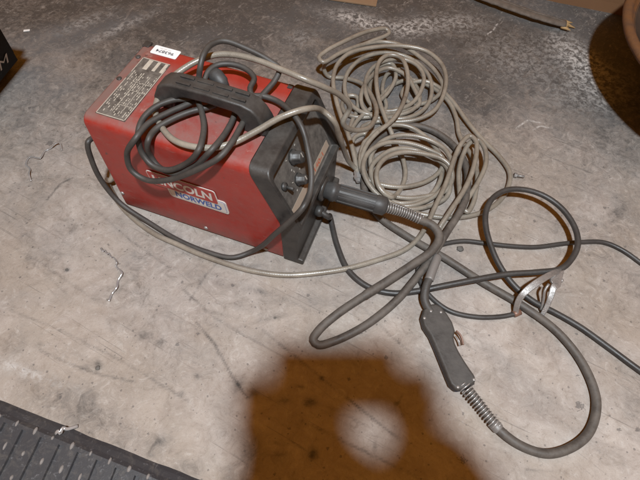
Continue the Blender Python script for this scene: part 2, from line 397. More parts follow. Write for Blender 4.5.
# ------------------------------------------------------------------ the floor
def build_floor():
    x0, x1, y0, y1, st = -1.02, 1.02, -.02, 1.5, .0032
    xs = np.concatenate(([-6, -3, -1.6], np.arange(x0, x1, st), [1.6, 3, 6]))
    ys = np.concatenate(([-5, -2, -.7], np.arange(y0, y1, st), [2.0, 3, 6]))
    nx, ny = len(xs), len(ys)
    Xg, Yg = np.meshgrid(xs, ys)
    V = np.stack([Xg, Yg, np.zeros_like(Xg)], -1).reshape(-1, 3)
    i, j = np.meshgrid(np.arange(nx-1), np.arange(ny-1)); a = (j*nx+i).ravel()
    F = np.stack([a, a+1, a+nx+1, a+nx], -1)
    me = bpy.data.meshes.new('floor')
    me.vertices.add(len(V)); me.vertices.foreach_set('co', V.astype('f').ravel())
    me.loops.add(F.size); me.loops.foreach_set('vertex_index', F.astype('i').ravel())
    me.polygons.add(len(F)); me.polygons.foreach_set('loop_start', np.arange(0, F.size, 4, dtype='i'))
    me.update(calc_edges=True)
    sst = lambda e0, e1, v: (lambda t: t*t*(3-2*t))(np.clip((v-e0)/(e1-e0), 0, 1))
    rng = np.random.RandomState(3)
    def vnoise(scale, seed):
        r = np.random.RandomState(seed); Gd = r.rand(256, 256)
        u = (Xg*scale+400) % 255; v = (Yg*scale+400) % 255
        iu, iv = u.astype(int), v.astype(int); fu, fv = u-iu, v-iv
        fu = fu*fu*(3-2*fu); fv = fv*fv*(3-2*fv)
        return (Gd[iv, iu]*(1-fu)+Gd[iv, iu+1]*fu)*(1-fv)+(Gd[iv+1, iu]*(1-fu)+Gd[iv+1, iu+1]*fu)*fv
    nz = vnoise(4, 1)*.5+vnoise(9, 2)*.3+vnoise(20, 3)*.2-.5
    # grime thickens towards the back of the workshop floor
    yy = Yg+.35*nz+.10*Xg*(Xg > 0)
    dark = .50*sst(.80, 1.20, yy)+.34*sst(.52, .92, yy)
    big = vnoise(5, 21)*.6+vnoise(12, 22)*.4; mid = vnoise(11, 31)*.55+vnoise(27, 32)*.45
    dark += .17*sst(.52, .74, big)+.15*sst(.58, .78, mid)
    blue = .30*sst(.55, .8, vnoise(4, 41)*.6+vnoise(13, 42)*.4)+.12*sst(.6, .8, vnoise(22, 43)); white = np.zeros_like(dark)
    def blob(px, py, rx, ry, rot=0, p=2.0):
        c = at(px, py); e1 = at(px+rx*math.cos(math.radians(rot)), py+rx*math.sin(math.radians(rot)))-c
        e2 = at(px-ry*math.sin(math.radians(rot)), py+ry*math.cos(math.radians(rot)))-c
        Mx = np.linalg.inv(np.array([[e1.x, e2.x], [e1.y, e2.y]])+1e-9*np.eye(2))
        dx, dy = Xg-c.x, Yg-c.y
        q = (Mx[0, 0]*dx+Mx[0, 1]*dy)**2+(Mx[1, 0]*dx+Mx[1, 1]*dy)**2
        return np.exp(-q*(1+1.2*nz))
    def seg(pl, w):
        d = np.full_like(dark, 9.)
        P = [at(*p) for p in pl]
        for A, B in zip(P, P[1:]):
            ex, ey = B.x-A.x, B.y-A.y; L2 = ex*ex+ey*ey+1e-12
            t = np.clip(((Xg-A.x)*ex+(Yg-A.y)*ey)/L2, 0, 1)
            d = np.minimum(d, np.hypot(Xg-A.x-t*ex, Yg-A.y-t*ey))
        return np.clip(1.4-d/w, 0, 1)
    for b in ((60, 35, 75, 12, -12, .75), (35, 75, 40, 18, 20, .6), (105, 30, 45, 8, -25, .5), (70, 150, 22, 30, 0, .3), (55, 90, 16, 12, 10, .4), (360, 85, 45, 35, 0, .55),
              (540, 15, 60, 18, 15, .8), (300, 20, 60, 20, 0, .3), (430, 262, 18, 22, 0, .35), (330, 262, 26, 9, 15, .4), (300, 300, 30, 8, 0, .22), (345, 290, 14, 20, 20, .3),
              (510, 368, 46, 9, 40, .42), (530, 405, 40, 8, 35, .30), (425, 365, 9, 34, -25, .35), (560, 300, 26, 10, 0, .22), (470, 250, 16, 5, 0, .3), (200, 60, 40, 30, 0, .3), (395, 165, 34, 26, 0, .5), (345, 195, 18, 30, 20, .45), (415, 95, 55, 42, 0, .6), (350, 72, 30, 22, 0, .8), (390, 90, 40, 35, 0, .4), (460, 270, 40, 10, 10, .4), (320, 235, 14, 40, 25, .4), (230, 285, 90, 9, 12, .3), (120, 230, 30, 12, 45, .35), (250, 335, 40, 10, 20, .25), (20, 300, 40, 12, 0, .2), (600, 180, 60, 30, 0, .25)):
        blue += b[5]*blob(*b[:5])
    for b in ((160, 20, 120, 18, 5, .25), (470, 30, 90, 26, 10, .25), (600, 110, 60, 40, 0, .12), (60, 395, 60, 10, 22, .18), (110, 430, 80, 10, 22, .22), (50, 380, 30, 8, 20, .15), (285, 400, 7, 4, 0, .5), (280, 455, 6, 4, 0, .55), (253, 392, 7, 6, 0, .5),
              (237, 386, 5, 8, 30, .6), (250, 452, 12, 14, 0, .4), (310, 402, 7, 5, 0, .7), (313, 454, 5, 6, 0, .8), (322, 378, 3, 3, 0, .7), (300, 387, 6, 2, 10, .6), (396, 403, 3, 2, 0, .8), (375, 447, 2, 6, 0, .4),
              (245, 266, 14, 3, 5, .5), (262, 292, 16, 3, 10, .35), (272, 318, 20, 3, -15, .25), (86, 368, 8, 4, 0, .4), (98, 365, 4, 5, 0, .6), (40, 345, 5, 3, 0, .4), (145, 336, 9, 5, 0, .5), (160, 342, 6, 3, 0, .4), (197, 376, 3, 3, 0, .7), (182, 394, 3, 3, 0, .5), (160, 440, 8, 5, 0, .35), (67, 270, 3, 2, 0, .7), (545, 400, 22, 14, 10, .12), (620, 215, 10, 6, 0, .35), (625, 30, 44, 60, 0, 1.4), (500, 60, 70, 40, 0, .15), (250, 10, 120, 12, 0, .25), (512, 88, 4, 6, 0, .5), (485, 111, 4, 5, 0, .6)):  # the large upper-right blob paints the basin's shadow into the floor
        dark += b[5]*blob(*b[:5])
    for b in ((355, 18, 28, 6, 10, .9), (412, 27, 22, 8, -5, .9), (372, 26, 16, 4, 0, .6), (585, 62, 30, 14, 30, 1.0), (560, 40, 16, 12, 0, .4), (20, 370, 45, 6, 20, .7), (520, 60, 60, 30, 20, .35), (455, 22, 30, 10, 0, .5), (600, 95, 40, 20, 0, .4), (85, 22, 30, 5, -20, .45), (120, 28, 40, 4, -25, .5), (300, 38, 20, 10, 0, .35)):
        white += b[5]*blob(*b[:5])
    lines = [([(196, 322), (215, 345), (232, 376), (247, 398)], .5), ([(262, 330), (285, 348), (330, 385), (400, 440)], .35), ([(300, 420), (345, 442), (420, 478)], .35), ([(380, 398), (396, 408), (402, 396)], .3),
             ([(40, 350), (75, 366), (105, 376), (135, 382)], .4), ([(0, 240), (40, 262), (95, 300)], .2), ([(60, 330), (120, 360), (190, 402)], .25), ([(190, 300), (205, 276), (218, 262)], .25),
             ([(47, 200), (60, 184), (72, 178)], .4), ([(90, 205), (130, 240), (170, 268)], .25), ([(178, 285), (215, 318), (262, 345)], .22), ([(445, 310), (475, 340)], .2), ([(520, 330), (560, 352)], .2),
             ([(355, 300), (390, 335), (410, 352)], .3), ([(520, 300), (545, 340), (560, 372)], .2), ([(560, 420), (600, 452)], .25), ([(150, 310), (190, 325), (225, 348)], .15), ([(10, 310), (60, 330)], .2)]
    for pl, k in lines: dark += k*seg(pl, .0022)
    for pl in ([(516, 128), (528, 120), (545, 124)], [(533, 130), (540, 126), (552, 128)], [(498, 23), (493, 30), (488, 34)]): white += 1.0*seg(pl, .002)
    for _ in range(46):
        px, py = rng.uniform(-20, 640), rng.uniform(180, 480); L = rng.uniform(8, 70); a_ = rng.normal(.55, .25)
        dark += rng.uniform(.05, .22)*seg([(px, py), (px+L*.5*math.cos(a_), py+L*.5*math.sin(a_)+rng.normal(0, 1.5)), (px+L*math.cos(a_), py+L*math.sin(a_))], .0018)
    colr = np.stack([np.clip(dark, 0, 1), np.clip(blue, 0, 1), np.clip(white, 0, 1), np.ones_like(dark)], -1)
    ca = me.color_attributes.new('dirt', 'FLOAT_COLOR', 'POINT'); ca.data.foreach_set('color', colr.astype('f').ravel())  # dark channel holds grime and the shadow painted beside the basin
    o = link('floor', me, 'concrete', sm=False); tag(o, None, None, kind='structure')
build_floor()

# ------------------------------------------------------------------ welding machine
mach = thing('welding_machine', 'red portable welding machine with a black front panel and top handle', 'welding machine', MO)
mach.rotation_euler.z = MYAW
def xb(z):      # seam between red shell and black front frame
    return .302+(.25-z)/.123*.051 if z > .127 else .353+(.127-z)/.127*.003
def xf(z):      # outer line of the front frame
    return .339+(.25-z)/.123*.056 if z > .127 else .395
def build_shell():
    bm = bmesh.new(); r = .018; prof = [(0, .008), (0, .05), (0, .09), (0, .127), (0, .17)]
    for k in range(7):
        a = math.radians(180-90*k/6); prof.append((r+r*math.cos(a), MH-r+r*math.sin(a)))
    prof += [(.05, MH), (.10, MH), (.15, MH)]
    for k in range(7):
        a = math.radians(90-90*k/6); prof.append((MW-r+r*math.cos(a), MH-r+r*math.sin(a)))
    prof += [(MW, .17), (MW, .127), (MW, .09), (MW, .05), (MW, .008)]
    cols = []
    fr = [0, .02, .15, .3, .45, .6, .75, .9, 1]
    for t in fr:
        row = []
        for y, z in prof:
            x = t*xb(z)
            dent = 0.0018*mnoise.noise(Vector((x*9, y*9+3, z*9))) if 0 < t < 1 else 0
            yy = y+(dent if y < .01 or y > MW-.01 else 0); zz = z+(dent if abs(z-MH) < .002 else 0)
            row.append(bm.verts.new((x, yy, zz)))
        cols.append(row)
    for i in range(len(cols)-1):
        for k in range(len(prof)-1):
            bm.faces.new((cols[i][k], cols[i+1][k], cols[i+1][k+1], cols[i][k+1]))
    bm.faces.new(cols[0])                       # back
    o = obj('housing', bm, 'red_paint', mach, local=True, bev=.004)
    return o
shell = build_shell()
# base tray
bm = bmesh.new(); box(bm, .004, .385, .006, MW-.006, .006, .02)
obj('base_tray', bm, 'frame_plastic', mach, local=True, bev=.003)
for fx in (.03, .36):
    for fy in (.03, MW-.03):
        bm = bmesh.new(); lathe(bm, Vector((fx, fy, 0)), Z3, [(0, .011), (.005, .012), (.0065, .012)], 14)
        obj('foot', bm, 'dark_rubber', mach, local=True)

def build_front():
    bm = bmesh.new()
    prof = [(xb(.25), .2515), (.337, .2515), (.3955, .127), (.3885, .116), (.3875, .020), (.3985, .018), (.3985, .004), (xb(0)+.001, .004), (xb(.127), .127)]
    y0, y1 = -.003, MW+.003
    A = [bm.verts.new((x, y0, z)) for x, z in prof]; B = [bm.verts.new((x, y1, z)) for x, z in prof]; n = len(prof)
    bm.faces.new(A); bm.faces.new(list(reversed(B)))
    fs = [bm.faces.new((A[i], B[i], B[(i+1) % n], A[(i+1) % n])) for i in range(n)]
    bmesh.ops.recalc_face_normals(bm, faces=bm.faces)
    bm.edges.ensure_lookup_table()
    ed = [e for e in bm.edges if all(v.co.z > .25 for v in e.verts) and abs(e.verts[0].co.y-e.verts[1].co.y) < 1e-6]
    for v in bm.verts: pass
    bmesh.ops.bevel(bm, geom=ed, offset=.016, segments=5, affect='EDGES', profile=.5)
    bm.normal_update()
    nn = Vector((.1245, 0, .0585)).normalized()
    slope = max((f for f in bm.faces if f.normal.dot(nn) > .98), key=lambda f: f.calc_area())
    bmesh.ops.inset_region(bm, faces=[slope], thickness=.0075, use_even_offset=True)
    dn = Vector((.0585, 0, -.1245)).normalized()
    for v in slope.verts:
        if v.co.z > .19: v.co += dn*.009
        if v.co.y > .15: v.co.y -= .006
    bmesh.ops.inset_region(bm, faces=[slope], thickness=.001, depth=-.014, use_even_offset=True)
    slope.material_index = 1
    o = obj('front_frame', bm, 'frame_plastic', mach, local=True, bev=.0028, seg=3)
    o.data.materials.append(M['panel_face'])
    return o
front = build_front()
# panel coordinates: origin low on the recessed face, across = +y, up the slope
PN = Vector((.1245, 0, .0585)).normalized(); PU = Vector((-.0585, 0, .1245)).normalized()
def panel(y, z, lift=0.0):
    """point on the recessed face at height z (machine coordinates)"""
    base = Vector((.3955, 0, .127))-PN*.014
    t = (z-base.z)/PU.z
    return base+PU*t+Y3*y+PN*lift
def knob(y, z, r, h, name='knob'):
    bm = bmesh.new()
    lathe(bm, panel(y, z), PN, [(0, r*1.15), (h*.25, r*1.12), (h*.28, r*.92), (h*.9, r*.86), (h, r*.74)], 28, 14, .07)
    k = obj(name, bm, 'knob_black', mach, local=True)
    bm = bmesh.new(); o = panel(y, z, h*.98)
    frame_box(bm, o, Y3, PU, PN, -.0009, .0009, 0, r*.75, 0, .0012)
    obj('pointer', bm, 'panel_print', k, local=True, sm=False)
knob(.086, .202, .0125, .021); knob(.070, .168, .0105, .018)
bm = bmesh.new(); lathe(bm, panel(.030, .190), PN, [(0, .0075), (.004, .0075), (.0045, .0045), (.006, .004)], 16)
sw = obj('switch', bm, 'knob_black', mach, local=True)
bm = bmesh.new(); lathe(bm, panel(.030, .190, .004), (PN*1.0-PU*.45), [(0, .0026), (.012, .0036), (.0145, .003)], 12)
obj('lever', bm, 'knob_black', sw, local=True)
bm = bmesh.new()
for cy, cz, rr in ((.086, .202, .0205), (.070, .168, .0175)):
    for k in range(5):
        a = math.radians(-120+240*k/4); c_ = panel(cy, cz, .0006); d = Y3*math.sin(a)+PU*math.cos(a); e = Y3*math.cos(a)-PU*math.sin(a)
        frame_box(bm, c_+d*rr, e, d, PN, -.0007, .0007, 0, .0036, 0, .0005)
frame_box(bm, panel(.10, .182, .0006), Y3, PU, PN, 0, .04, 0, .001, 0, .0005)
frame_box(bm, panel(.02, .224, .0006), Y3, PU, PN, 0, .05, 0, .001, 0, .0005)
obj('scale_marks', bm, 'panel_print', mach, local=True, sm=False)
# pale model strip with its red print
bm = bmesh.new(); frame_box(bm, panel(.0105, .1365, .0005), Y3, PU, PN, 0, .182, 0, .0145, 0, .0009)
st = obj('name_strip', bm, 'strip_cream', mach, local=True, sm=False)
bm = place(text_bm('P 140-1', .066, .0088, .02), panel(.098, .1365, .0019)+PU*.003, Y3, PU)
obj('lettering', bm, 'strip_ink', st, local=True, sm=False)
# torch socket and cable gland low on the front
bm = bmesh.new(); lathe(bm, Vector((.3882, .123, .092)), X3, [(0, .025), (.006, .025), (.009, .022)], 28)
obj('torch_socket', bm, 'frame_plastic', mach, local=True)
bm = bmesh.new(); lathe(bm, Vector((.3882, .095, .055)), X3, [(0, .011), (.008, .011), (.014, .009)], 18)
obj('cable_gland', bm, 'dark_rubber', mach, local=True)

# handle: a thick grip on two splayed feet
def build_handle():
    bm = bmesh.new()
    out = [(.098, .2495), (.101, .268), (.110, .287), (.122, .297), (.138, .3015), (.20, .3035), (.265, .3015), (.282, .296), (.294, .284), (.301, .268), (.306, .2495)]
    inn = [(.264, .2495), (.262, .266), (.255, .277), (.243, .2815), (.20, .283), (.163, .2815), (.150, .277), (.140, .268), (.134, .2495)]
    prof = out+inn; y0, y1 = .074, .110
    m_ = lambda x, z, y: (x, y+(.0965-y)*-.0+((y-.092)*.25*max(0, (.285-z)/.035)), z)
    A = [bm.verts.new(m_(x, z, y0)) for x, z in prof]; B = [bm.verts.new(m_(x, z, y1)) for x, z in prof]; n = len(prof)
    no = len(out); ni = len(inn)
    for V, flip in ((A, False), (B, True)):
        # strip faces between outer and inner outlines
        o_ = V[:no]; i_ = list(reversed(V[no:]))
        i_m = [i_[min(ni-1, round(k*(ni-1)/(no-1)))] for k in range(no)]
        for k in range(no-1):
            f = [o_[k], o_[k+1], i_m[k+1], i_m[k]]
            f = [v for q, v in enumerate(f) if v not in f[:q]]
            bm.faces.new(f if not flip else list(reversed(f)))
    for i in range(n): bm.faces.new((A[i], B[i], B[(i+1) % n], A[(i+1) % n]))
    o = obj('handle', bm, 'black_plastic', mach, local=True, bev=.005, seg=3)
    bm = bmesh.new()
    for yy in (.0845, .0995):
        for a, b in ((.146, .171), (.177, .205), (.211, .238), (.244, .268)):
            box(bm, a, b, yy-.0026, yy+.0026, .3005, .3050)
    obj('grip_ribs', bm, 'black_plastic', o, local=True, bev=.0008)
    return o
build_handle()

# rating plate on the top
ZT = MH+.0012
pl = bmesh.new(); box(pl, .019, .0745, .017, .170, MH-.001, ZT)
plate = obj('rating_plate', pl, 'plate_dark', mach, local=True, sm=False)
bm = bmesh.new(); rnd = random.Random(5)
z0, z1 = ZT-.0004, ZT+.0005
for a in ((.0195, .0742, .0175, .0188), (.0195, .0742, .1685, .1698), (.0195, .0206, .0175, .11), (.073, .0742, .0175, .155), (.0195, .0206, .128, .1698)): box(bm, *a, z0, z1)
for x0_, x1_ in ((.0335, .042), (.0515, .0575), (.0665, .0725)):       # pale blocks at the far end
    box(bm, x0_, x1_, .135+rnd.uniform(0, .01), .1675, z0, z1)
for i in range(13):                                                      # rows of worn small print
    x = .024+i*.0038
    y = .022+rnd.uniform(0, .008)
    while y < .128:
        L = rnd.uniform(.001, .0065)
        if rnd.random() < (.62 if i not in (3, 7) else .25): box(bm, x, x+.0014, y, y+L, z0, z1)
        y += L+rnd.uniform(.0008, .0035)
for y in (.048, .085, .106): box(bm, .034+rnd.uniform(0, .012), .0725, y, y+.0007, z0, z1)
for x in (.0425, .058): box(bm, x, x+.0007, .03, .125, z0, z1)
obj('plate_print', bm, 'plate_print', plate, local=True, sm=False)
# white inventory label, upside down from here
bm = bmesh.new(); box(bm, .0215, .0755, .1865, .2125, MH-.006, MH+.0008)
stk = None
bm.free()
bm = bmesh.new()
ax, ay = Vector((-1, 0, 0)), Vector((0, -1, -.06)).normalized()
prism(bm, [Vector((.0225, .186, MH+.0006))+Vector((x, y, 0)) for x, y in rrect(.053, .0235, .003)], Z3, .0007)
stk = obj('inventory_label', bm, 'white_label', mach, local=True, sm=False)
bm = place(text_bm('963874', .036, .0074, .012), Vector((.0665, .2, MH+.0016)), Vector((-1, 0, 0)), Vector((0, -1, 0)))
obj('lettering', bm, 'ink', stk, local=True, sm=False)
bm = bmesh.new()
for a, b in ((.034, .041), (.043, .049), (.051, .058)): box(bm, a, b, .2035, .2042, MH+.0012, MH+.0016)
obj('small_print', bm, 'panel_print', stk, local=True, sm=False)

# maker's decal on the flank
def plaque(name, x, z, w, h, r, lift, th, mat, parent, skew=0):
    bm = bmesh.new()
    prism(bm, [Vector((x+a, -lift, z+b)) for a, b in rrect(w, h, r, 4, skew)], Vector((0, -1, 0)), th)
    return obj(name, bm, mat, parent, local=True, sm=False)
lower = plaque('maker_decal', .132, .0985, .121, .036, .006, .0, .0016, 'decal_white', mach, -.1)
b_ = plaque('outline', .1355, .1015, .114, .030, .0045, .0016, .0003, 'decal_blue', lower, -.1)
plaque('lower_field', .1362, .1022, .1126, .0286, .004, .0019, .0003, 'decal_white', lower, -.1)
bm = place(text_bm('NORWELD', .094, .0155, .03), Vector((.1455, -.0027, .1055)), X3, Z3); obj('lower_lettering', bm, 'decal_blue', lower, local=True, sm=False)
plaque('upper_field', .1005, .1225, .136, .037, .005, .0015, .0012, 'decal_white', lower, -.12)
plaque('upper_panel', .1018, .1240, .133, .034, .0042, .0027, .0005, 'decal_red', lower, -.12)
bm = place(text_bm('LINCOLN', .118, .0225, .035), Vector((.107, -.0036, .1298)), X3, Z3); obj('upper_lettering', bm, 'decal_white', lower, local=True, sm=False)

# screws
def screw(p, n, r=.0042, mat='worn_steel', slot=True):
    bm = bmesh.new(); lathe(bm, p-n*.0015, n, [(0, r), (.0025, r), (.0036, r*.7), (.004, r*.2)], 14)
    obj('screw', bm, mat, mach, local=True)
for x, y in ((.009, .105), (.009, .168)): screw(Vector((x, y, MH)), Z3, .0048, 'black_plastic')
for x, z in ((.004, .046), (.185, .018), (.315, .014)): screw(Vector((x+.004, 0, z)), Vector((0, -1, 0)), .0042, 'steel')
bm = bmesh.new(); box(bm, -.001, .013, .198, .214, MH-.004, MH+.002); obj('corner_cap', bm, 'black_plastic', mach, local=True, bev=.002)
bm = bmesh.new(); box(bm, .292, .3015, .193, .203, MH-.001, MH+.0022); obj('latch', bm, 'black_plastic', mach, local=True, bev=.001)

# ------------------------------------------------------------------ beige gas hose: machine rear -> floor -> heap -> round the handle -> heap -> fitting
hose = []
hose += [(-.006, .13, 'L', .09), (-.035, .10, 'L', .07), (-.045, .03, 'L', .03), (107, 180, .012), (119, 204, .007), (151, 231, .007), (181, 246, .007), (218, 261, .007), (253, 271, .007), (291, 275, .007), (340, 270, .008), (378, 260, .008), (405, 250, .010)]
hose += [(419, 238, .014), (429, 221, .020), (437, 203, .028), (446, 182, .036), (455, 158, .045), (463, 142, .05), (470, 136, .052), (476, 141, .052), (477, 153, .05), (472, 173, .046), (460, 196, .04), (448, 215, .032), (439, 230, .02)]
hose += [(438, 238, .010), (446, 232, .008), (456, 216, .016), (467, 199, .026), (478, 182, .034), (486, 164, .04), (485, 149, .042), (478, 140, .042), (470, 143, .04), (464, 154, .036), (459, 171, .03), (459, 189, .024), (462, 206, .02), (467, 212, .018), (472, 205, .02), (476, 189, .022), (477, 172, .022), (472, 156, .018)]
hose += [(465, 146, .014), (459, 134, .012), (456, 118, .012), (447, 100, .014), (430, 86, .016), (412, 80, .014), (395, 84, .010), (381, 97, .010), (377, 108, .010)]
hose += [(386, 116, .012), (402, 119, .014), (420, 112, .018), (431, 97, .022), (430, 78, .026), (419, 64, .03), (401, 55, .034), (380, 53, .036), (360, 60, .034), (347, 74, .028), (345, 92, .022), (353, 106, .018), (368, 114, .016)]
hose += [(384, 112, .014), (398, 110, .02), (412, 103, .024), (421, 91, .028), (424, 77, .032), (417, 65, .036), (402, 59, .038), (385, 61, .038), (372, 69, .036), (366, 80, .034), (366, 93, .030), (372, 105, .024), (384, 113, .018), (402, 112, .014)]
hose += [(419, 104, .020), (414, 88, .028), (404, 74, .034), (388, 68, .036), (372, 76, .034), (362, 92, .028), (364, 108, .020), (378, 118, .014), (396, 116, .014), (412, 110, .018), (420, 98, .016), (415, 84, .014), (400, 70, .014), (388, 74, .014), (382, 90, .012), (386, 108, .010), (378, 115, .010), (357, 117, .009), (346, 113, .009), (342, 104, .010), (348, 96, .014), (357, 97, .014), (358, 108, .008), (352, 122, .006)]
hose += [(350, 132, .007), (358, 120, .012), (374, 106, .018), (388, 92, .022), (396, 76, .026), (392, 64, .028), (380, 66, .026), (371, 80, .022), (370, 98, .018), (376, 114, .014), (386, 128, .010), (376, 134, .008), (362, 134, .006)]
hose += [(353, 140, .006), (357, 160, .006), (364, 178, .007), (375, 190, .008), (395, 202, .009), (415, 202, .010), (430, 195, .012), (440, 180, .015), (442, 165, .018), (438, 152, .022), (427, 139, .026), (412, 128, .030), (396, 125, .032), (382, 128, .032), (367, 138, .032), (361, 152, .030), (361, 168, .026)]
hose += [(368, 180, .020), (382, 185, .016), (402, 187, .014), (424, 182, .014), (438, 173, .016), (444, 163, .022), (441, 156, .028), (431, 151, .034), (412, 144, .040), (394, 142, .042), (379, 145, .042), (367, 154, .040), (363, 168, .036), (367, 182, .028), (377, 194, .020), (392, 203, .015), (410, 209, .012), (430, 206, .012)]
hose += [(446, 197, .016), (450, 180, .024), (446, 166, .03), (432, 157, .032), (414, 150, .034), (396, 149, .036), (381, 156, .034), (371, 168, .03), (374, 184, .022), (388, 194, .016), (408, 198, .013), (428, 196, .014), (446, 190, .018), (452, 178, .026), (450, 166, .036), (442, 159, .042), (424, 154, .048), (405, 152, .050), (389, 156, .050), (379, 165, .048), (376, 177, .042), (380, 189, .034), (391, 197, .022), (400, 190, .012), (405, 175, .010), (402, 157, .012), (396, 145, .018), (392, 134, .028), (387, 122, .038), (380, 102, .046), (376, 77, .050), (380, 61, .052), (389, 55, .053), (400, 57, .053), (406, 67, .053), (408, 85, .050), (402, 106, .046), (392, 121, .048), (377, 133, .044), (367, 144, .038), (362, 157, .032), (364, 172, .022), (374, 190, .010)]
hose += [(388, 200, .008), (406, 206, .010), (428, 200, .014), (444, 186, .020), (452, 168, .030), (447, 152, .034), (433, 142, .036), (415, 136, .038), (396, 136, .038), (380, 143, .036), (371, 156, .030), (372, 172, .022), (381, 188, .012)]
hose += [(394, 206, .008), (420, 214, .008), (445, 218, .008), (463, 217, .008), (480, 213, .009), (496, 204, .009), (507, 190, .010), (510, 173, .010), (500, 157, .010), (482, 139, .012), (466, 120, .014), (450, 99, .018), (437, 86, .022), (424, 81, .024), (410, 84, .02)]
hose += [(402, 94, .014), (412, 104, .010), (432, 100, .014), (443, 88, .024), (436, 72, .034), (420, 57, .04), (400, 45, .044), (380, 42, .044), (362, 45, .052), (340, 53, .062), (323, 62, .066), (319, 58, .069), (326, 51, .072), (345, 41, .072), (370, 31, .062), (386, 29, .056), (389, 33, .052), (370, 42, .050), (345, 52, .050), (324, 66, .036)]
hose += [(328, 76, .01), (345, 78, .01), (362, 84, .02), (374, 100, .04), (376, 117, .07), (368, 128, .09), (352, 130, .12), (343, 122, .16), (350, 108, .185), (341, 96, .225), (326, 88, .262), (307, 80, .285), (280, 69, .29), (257, 60, .293), (234, 55, .293), (216, 55, .29), (199, 60, .284), (183, 69, .278), (168, 82, .270), (158, 98, .262), (155, 113, .258), (161, 127, .257), (173, 140, .258), (190, 146.5, .259), (212, 148, .260), (233, 143, .264), (257, 131, .268), (282, 117, .272), (306, 109, .274), (323, 111, 'F', .02), (334, 121, 'F', .035), (339, 136, .17), (344, 151, .10), (352, 165, .03)]
hose += [(362, 172, .008), (372, 160, .006), (370, 140, .006), (362, 128, .006), (375, 122, .008), (400, 122, .014), (418, 119, .02), (434, 110, .028), (444, 93, .036), (446, 76, .042), (440, 62, .047), (426, 51, .051), (402, 46, .054), (370, 48, .056), (348, 54, .055), (337, 65, .052), (333, 80, .048), (336, 100, .044), (342, 120, .040), (349, 138, .034), (355, 160, .024), (357, 176, .014)]
base = at(405, 150)
hroot = thing('gas_hose', 'long beige hose heaped on the floor and looped round the machine handle', 'hose', base)
bm = bmesh.new(); hp = wobble(spline([pt(p) for p in hose], .005), .0009, 11, 1); tube(bm, hp, .0053, 12)
obj('hose', bm, 'beige_hose', hroot)
e0 = hp[-1]; ed = (hp[-1]-hp[-4]).normalized(); ed.z = -.15; ed.normalize()
bm = bmesh.new(); lathe(bm, e0-ed*.012, ed, [(0, .0066), (.01, .0068), (.011, .0085), (.019, .0085), (.02, .0055), (.027, .005)], 6); obj('fitting', bm, 'steel', hroot, sm=False)

# ------------------------------------------------------------------ dark mains cord wound round the handle
cord = [(-.004, .05, 'L', .20), (-.020, .03, 'L', .17), (88, 142, 'X', -.022), (92, 162, 'X', -.026), (102, 182, 'Y', -.010), (120, 203, 'Y', -.018), (150, 223, .012), (178, 240, .008), (207, 252, .007), (232, 257.5, .008), (253, 251, .018), (276, 233, 'Y', -.024), (292, 219, 'Y', -.016), (303, 207, 'F', .035), (310, 192, 'F', .036), (311.5, 172, 'F', .034), (308, 150, 'F', .028), (302, 128, 'F', .020), (292, 113, .266), (277, 101, .262), (263, 96, .264), (252, 95, .268)]
cord += [(250, 88, .272), (254, 79, .276), (247, 70, .278), (233, 64.5, .280), (218, 65, .280), (208, 72, .278), (203, 84, .270), (197, 94, .268), (190, 98, .269), (174, 100, .272), (156, 107, .272), (143, 119, .268), (138, 134, .260), (142, 153, 'Y', -.016), (152, 165, 'Y', -.022), (168, 170, 'Y', -.022), (186, 164, 'Y', -.014), (199, 150, .272), (204, 128, .268), (201, 110, .268), (197, 98, .270), (197, 86, .272), (199, 76, .285), (200, 68, .300), (203, 56, .312), (211, 45, .314), (224, 41, .312), (245, 48, .305), (268, 60, .294), (279, 69, .284), (275, 80, .273), (265, 92, .266), (255, 103, .263), (248, 114, .262), (241, 127, .268), (231, 144, .2735), (220, 157, .268), (197, 170, 'Y', -.024), (168, 180, 'Y', -.030), (145, 179.5, 'Y', -.032), (131, 170, 'Y', -.030), (127, 155, 'Y', -.022), (135, 139, .264), (148, 124, .266), (168, 113, .264), (190, 103, .262), (206, 92, .262), (216, 86, .262), (224, 92, .262), (220, 102, .262), (209, 107, .262), (190, 112, .263), (171, 120, .262), (155, 130, .260), (148, 141, .258), (150, 155, 'Y', -.011), (159, 167, 'Y', -.016), (175, 173.5, 'Y', -.018), (195, 166, 'Y', -.012), (212, 150, .272), (227, 131, .264), (235, 112, .261), (232, 94, .262), (224, 85, .266)]
croot = thing('power_cord', 'dark grey mains cord wound round the machine handle and hanging over its flank', 'cord', mworld(.15, .05, .25))
bm = bmesh.new(); cp = wobble(spline([pt(p) for p in cord], .004), .0005, 9, 4); tube(bm, cp, .0050, 12); obj('cord', bm, 'cord_rubber', croot)
bm = bmesh.new(); q = pt((224, 85, .266)); ax_ = (pt((216, 76, .272))-q).normalized()
lathe(bm, q-ax_*.006, ax_, [(0, .007), (.008, .010), (.012, .0125), (.028, .0135), (.034, .012), (.037, .008)], 20); obj('plug', bm, 'plug_rubber', croot)

# ------------------------------------------------------------------ welding torch with its cable
troot = thing('welding_torch', 'grey pistol torch with copper trigger lying on the floor, cable plugged into the machine', 'welding torch', at(445, 350))
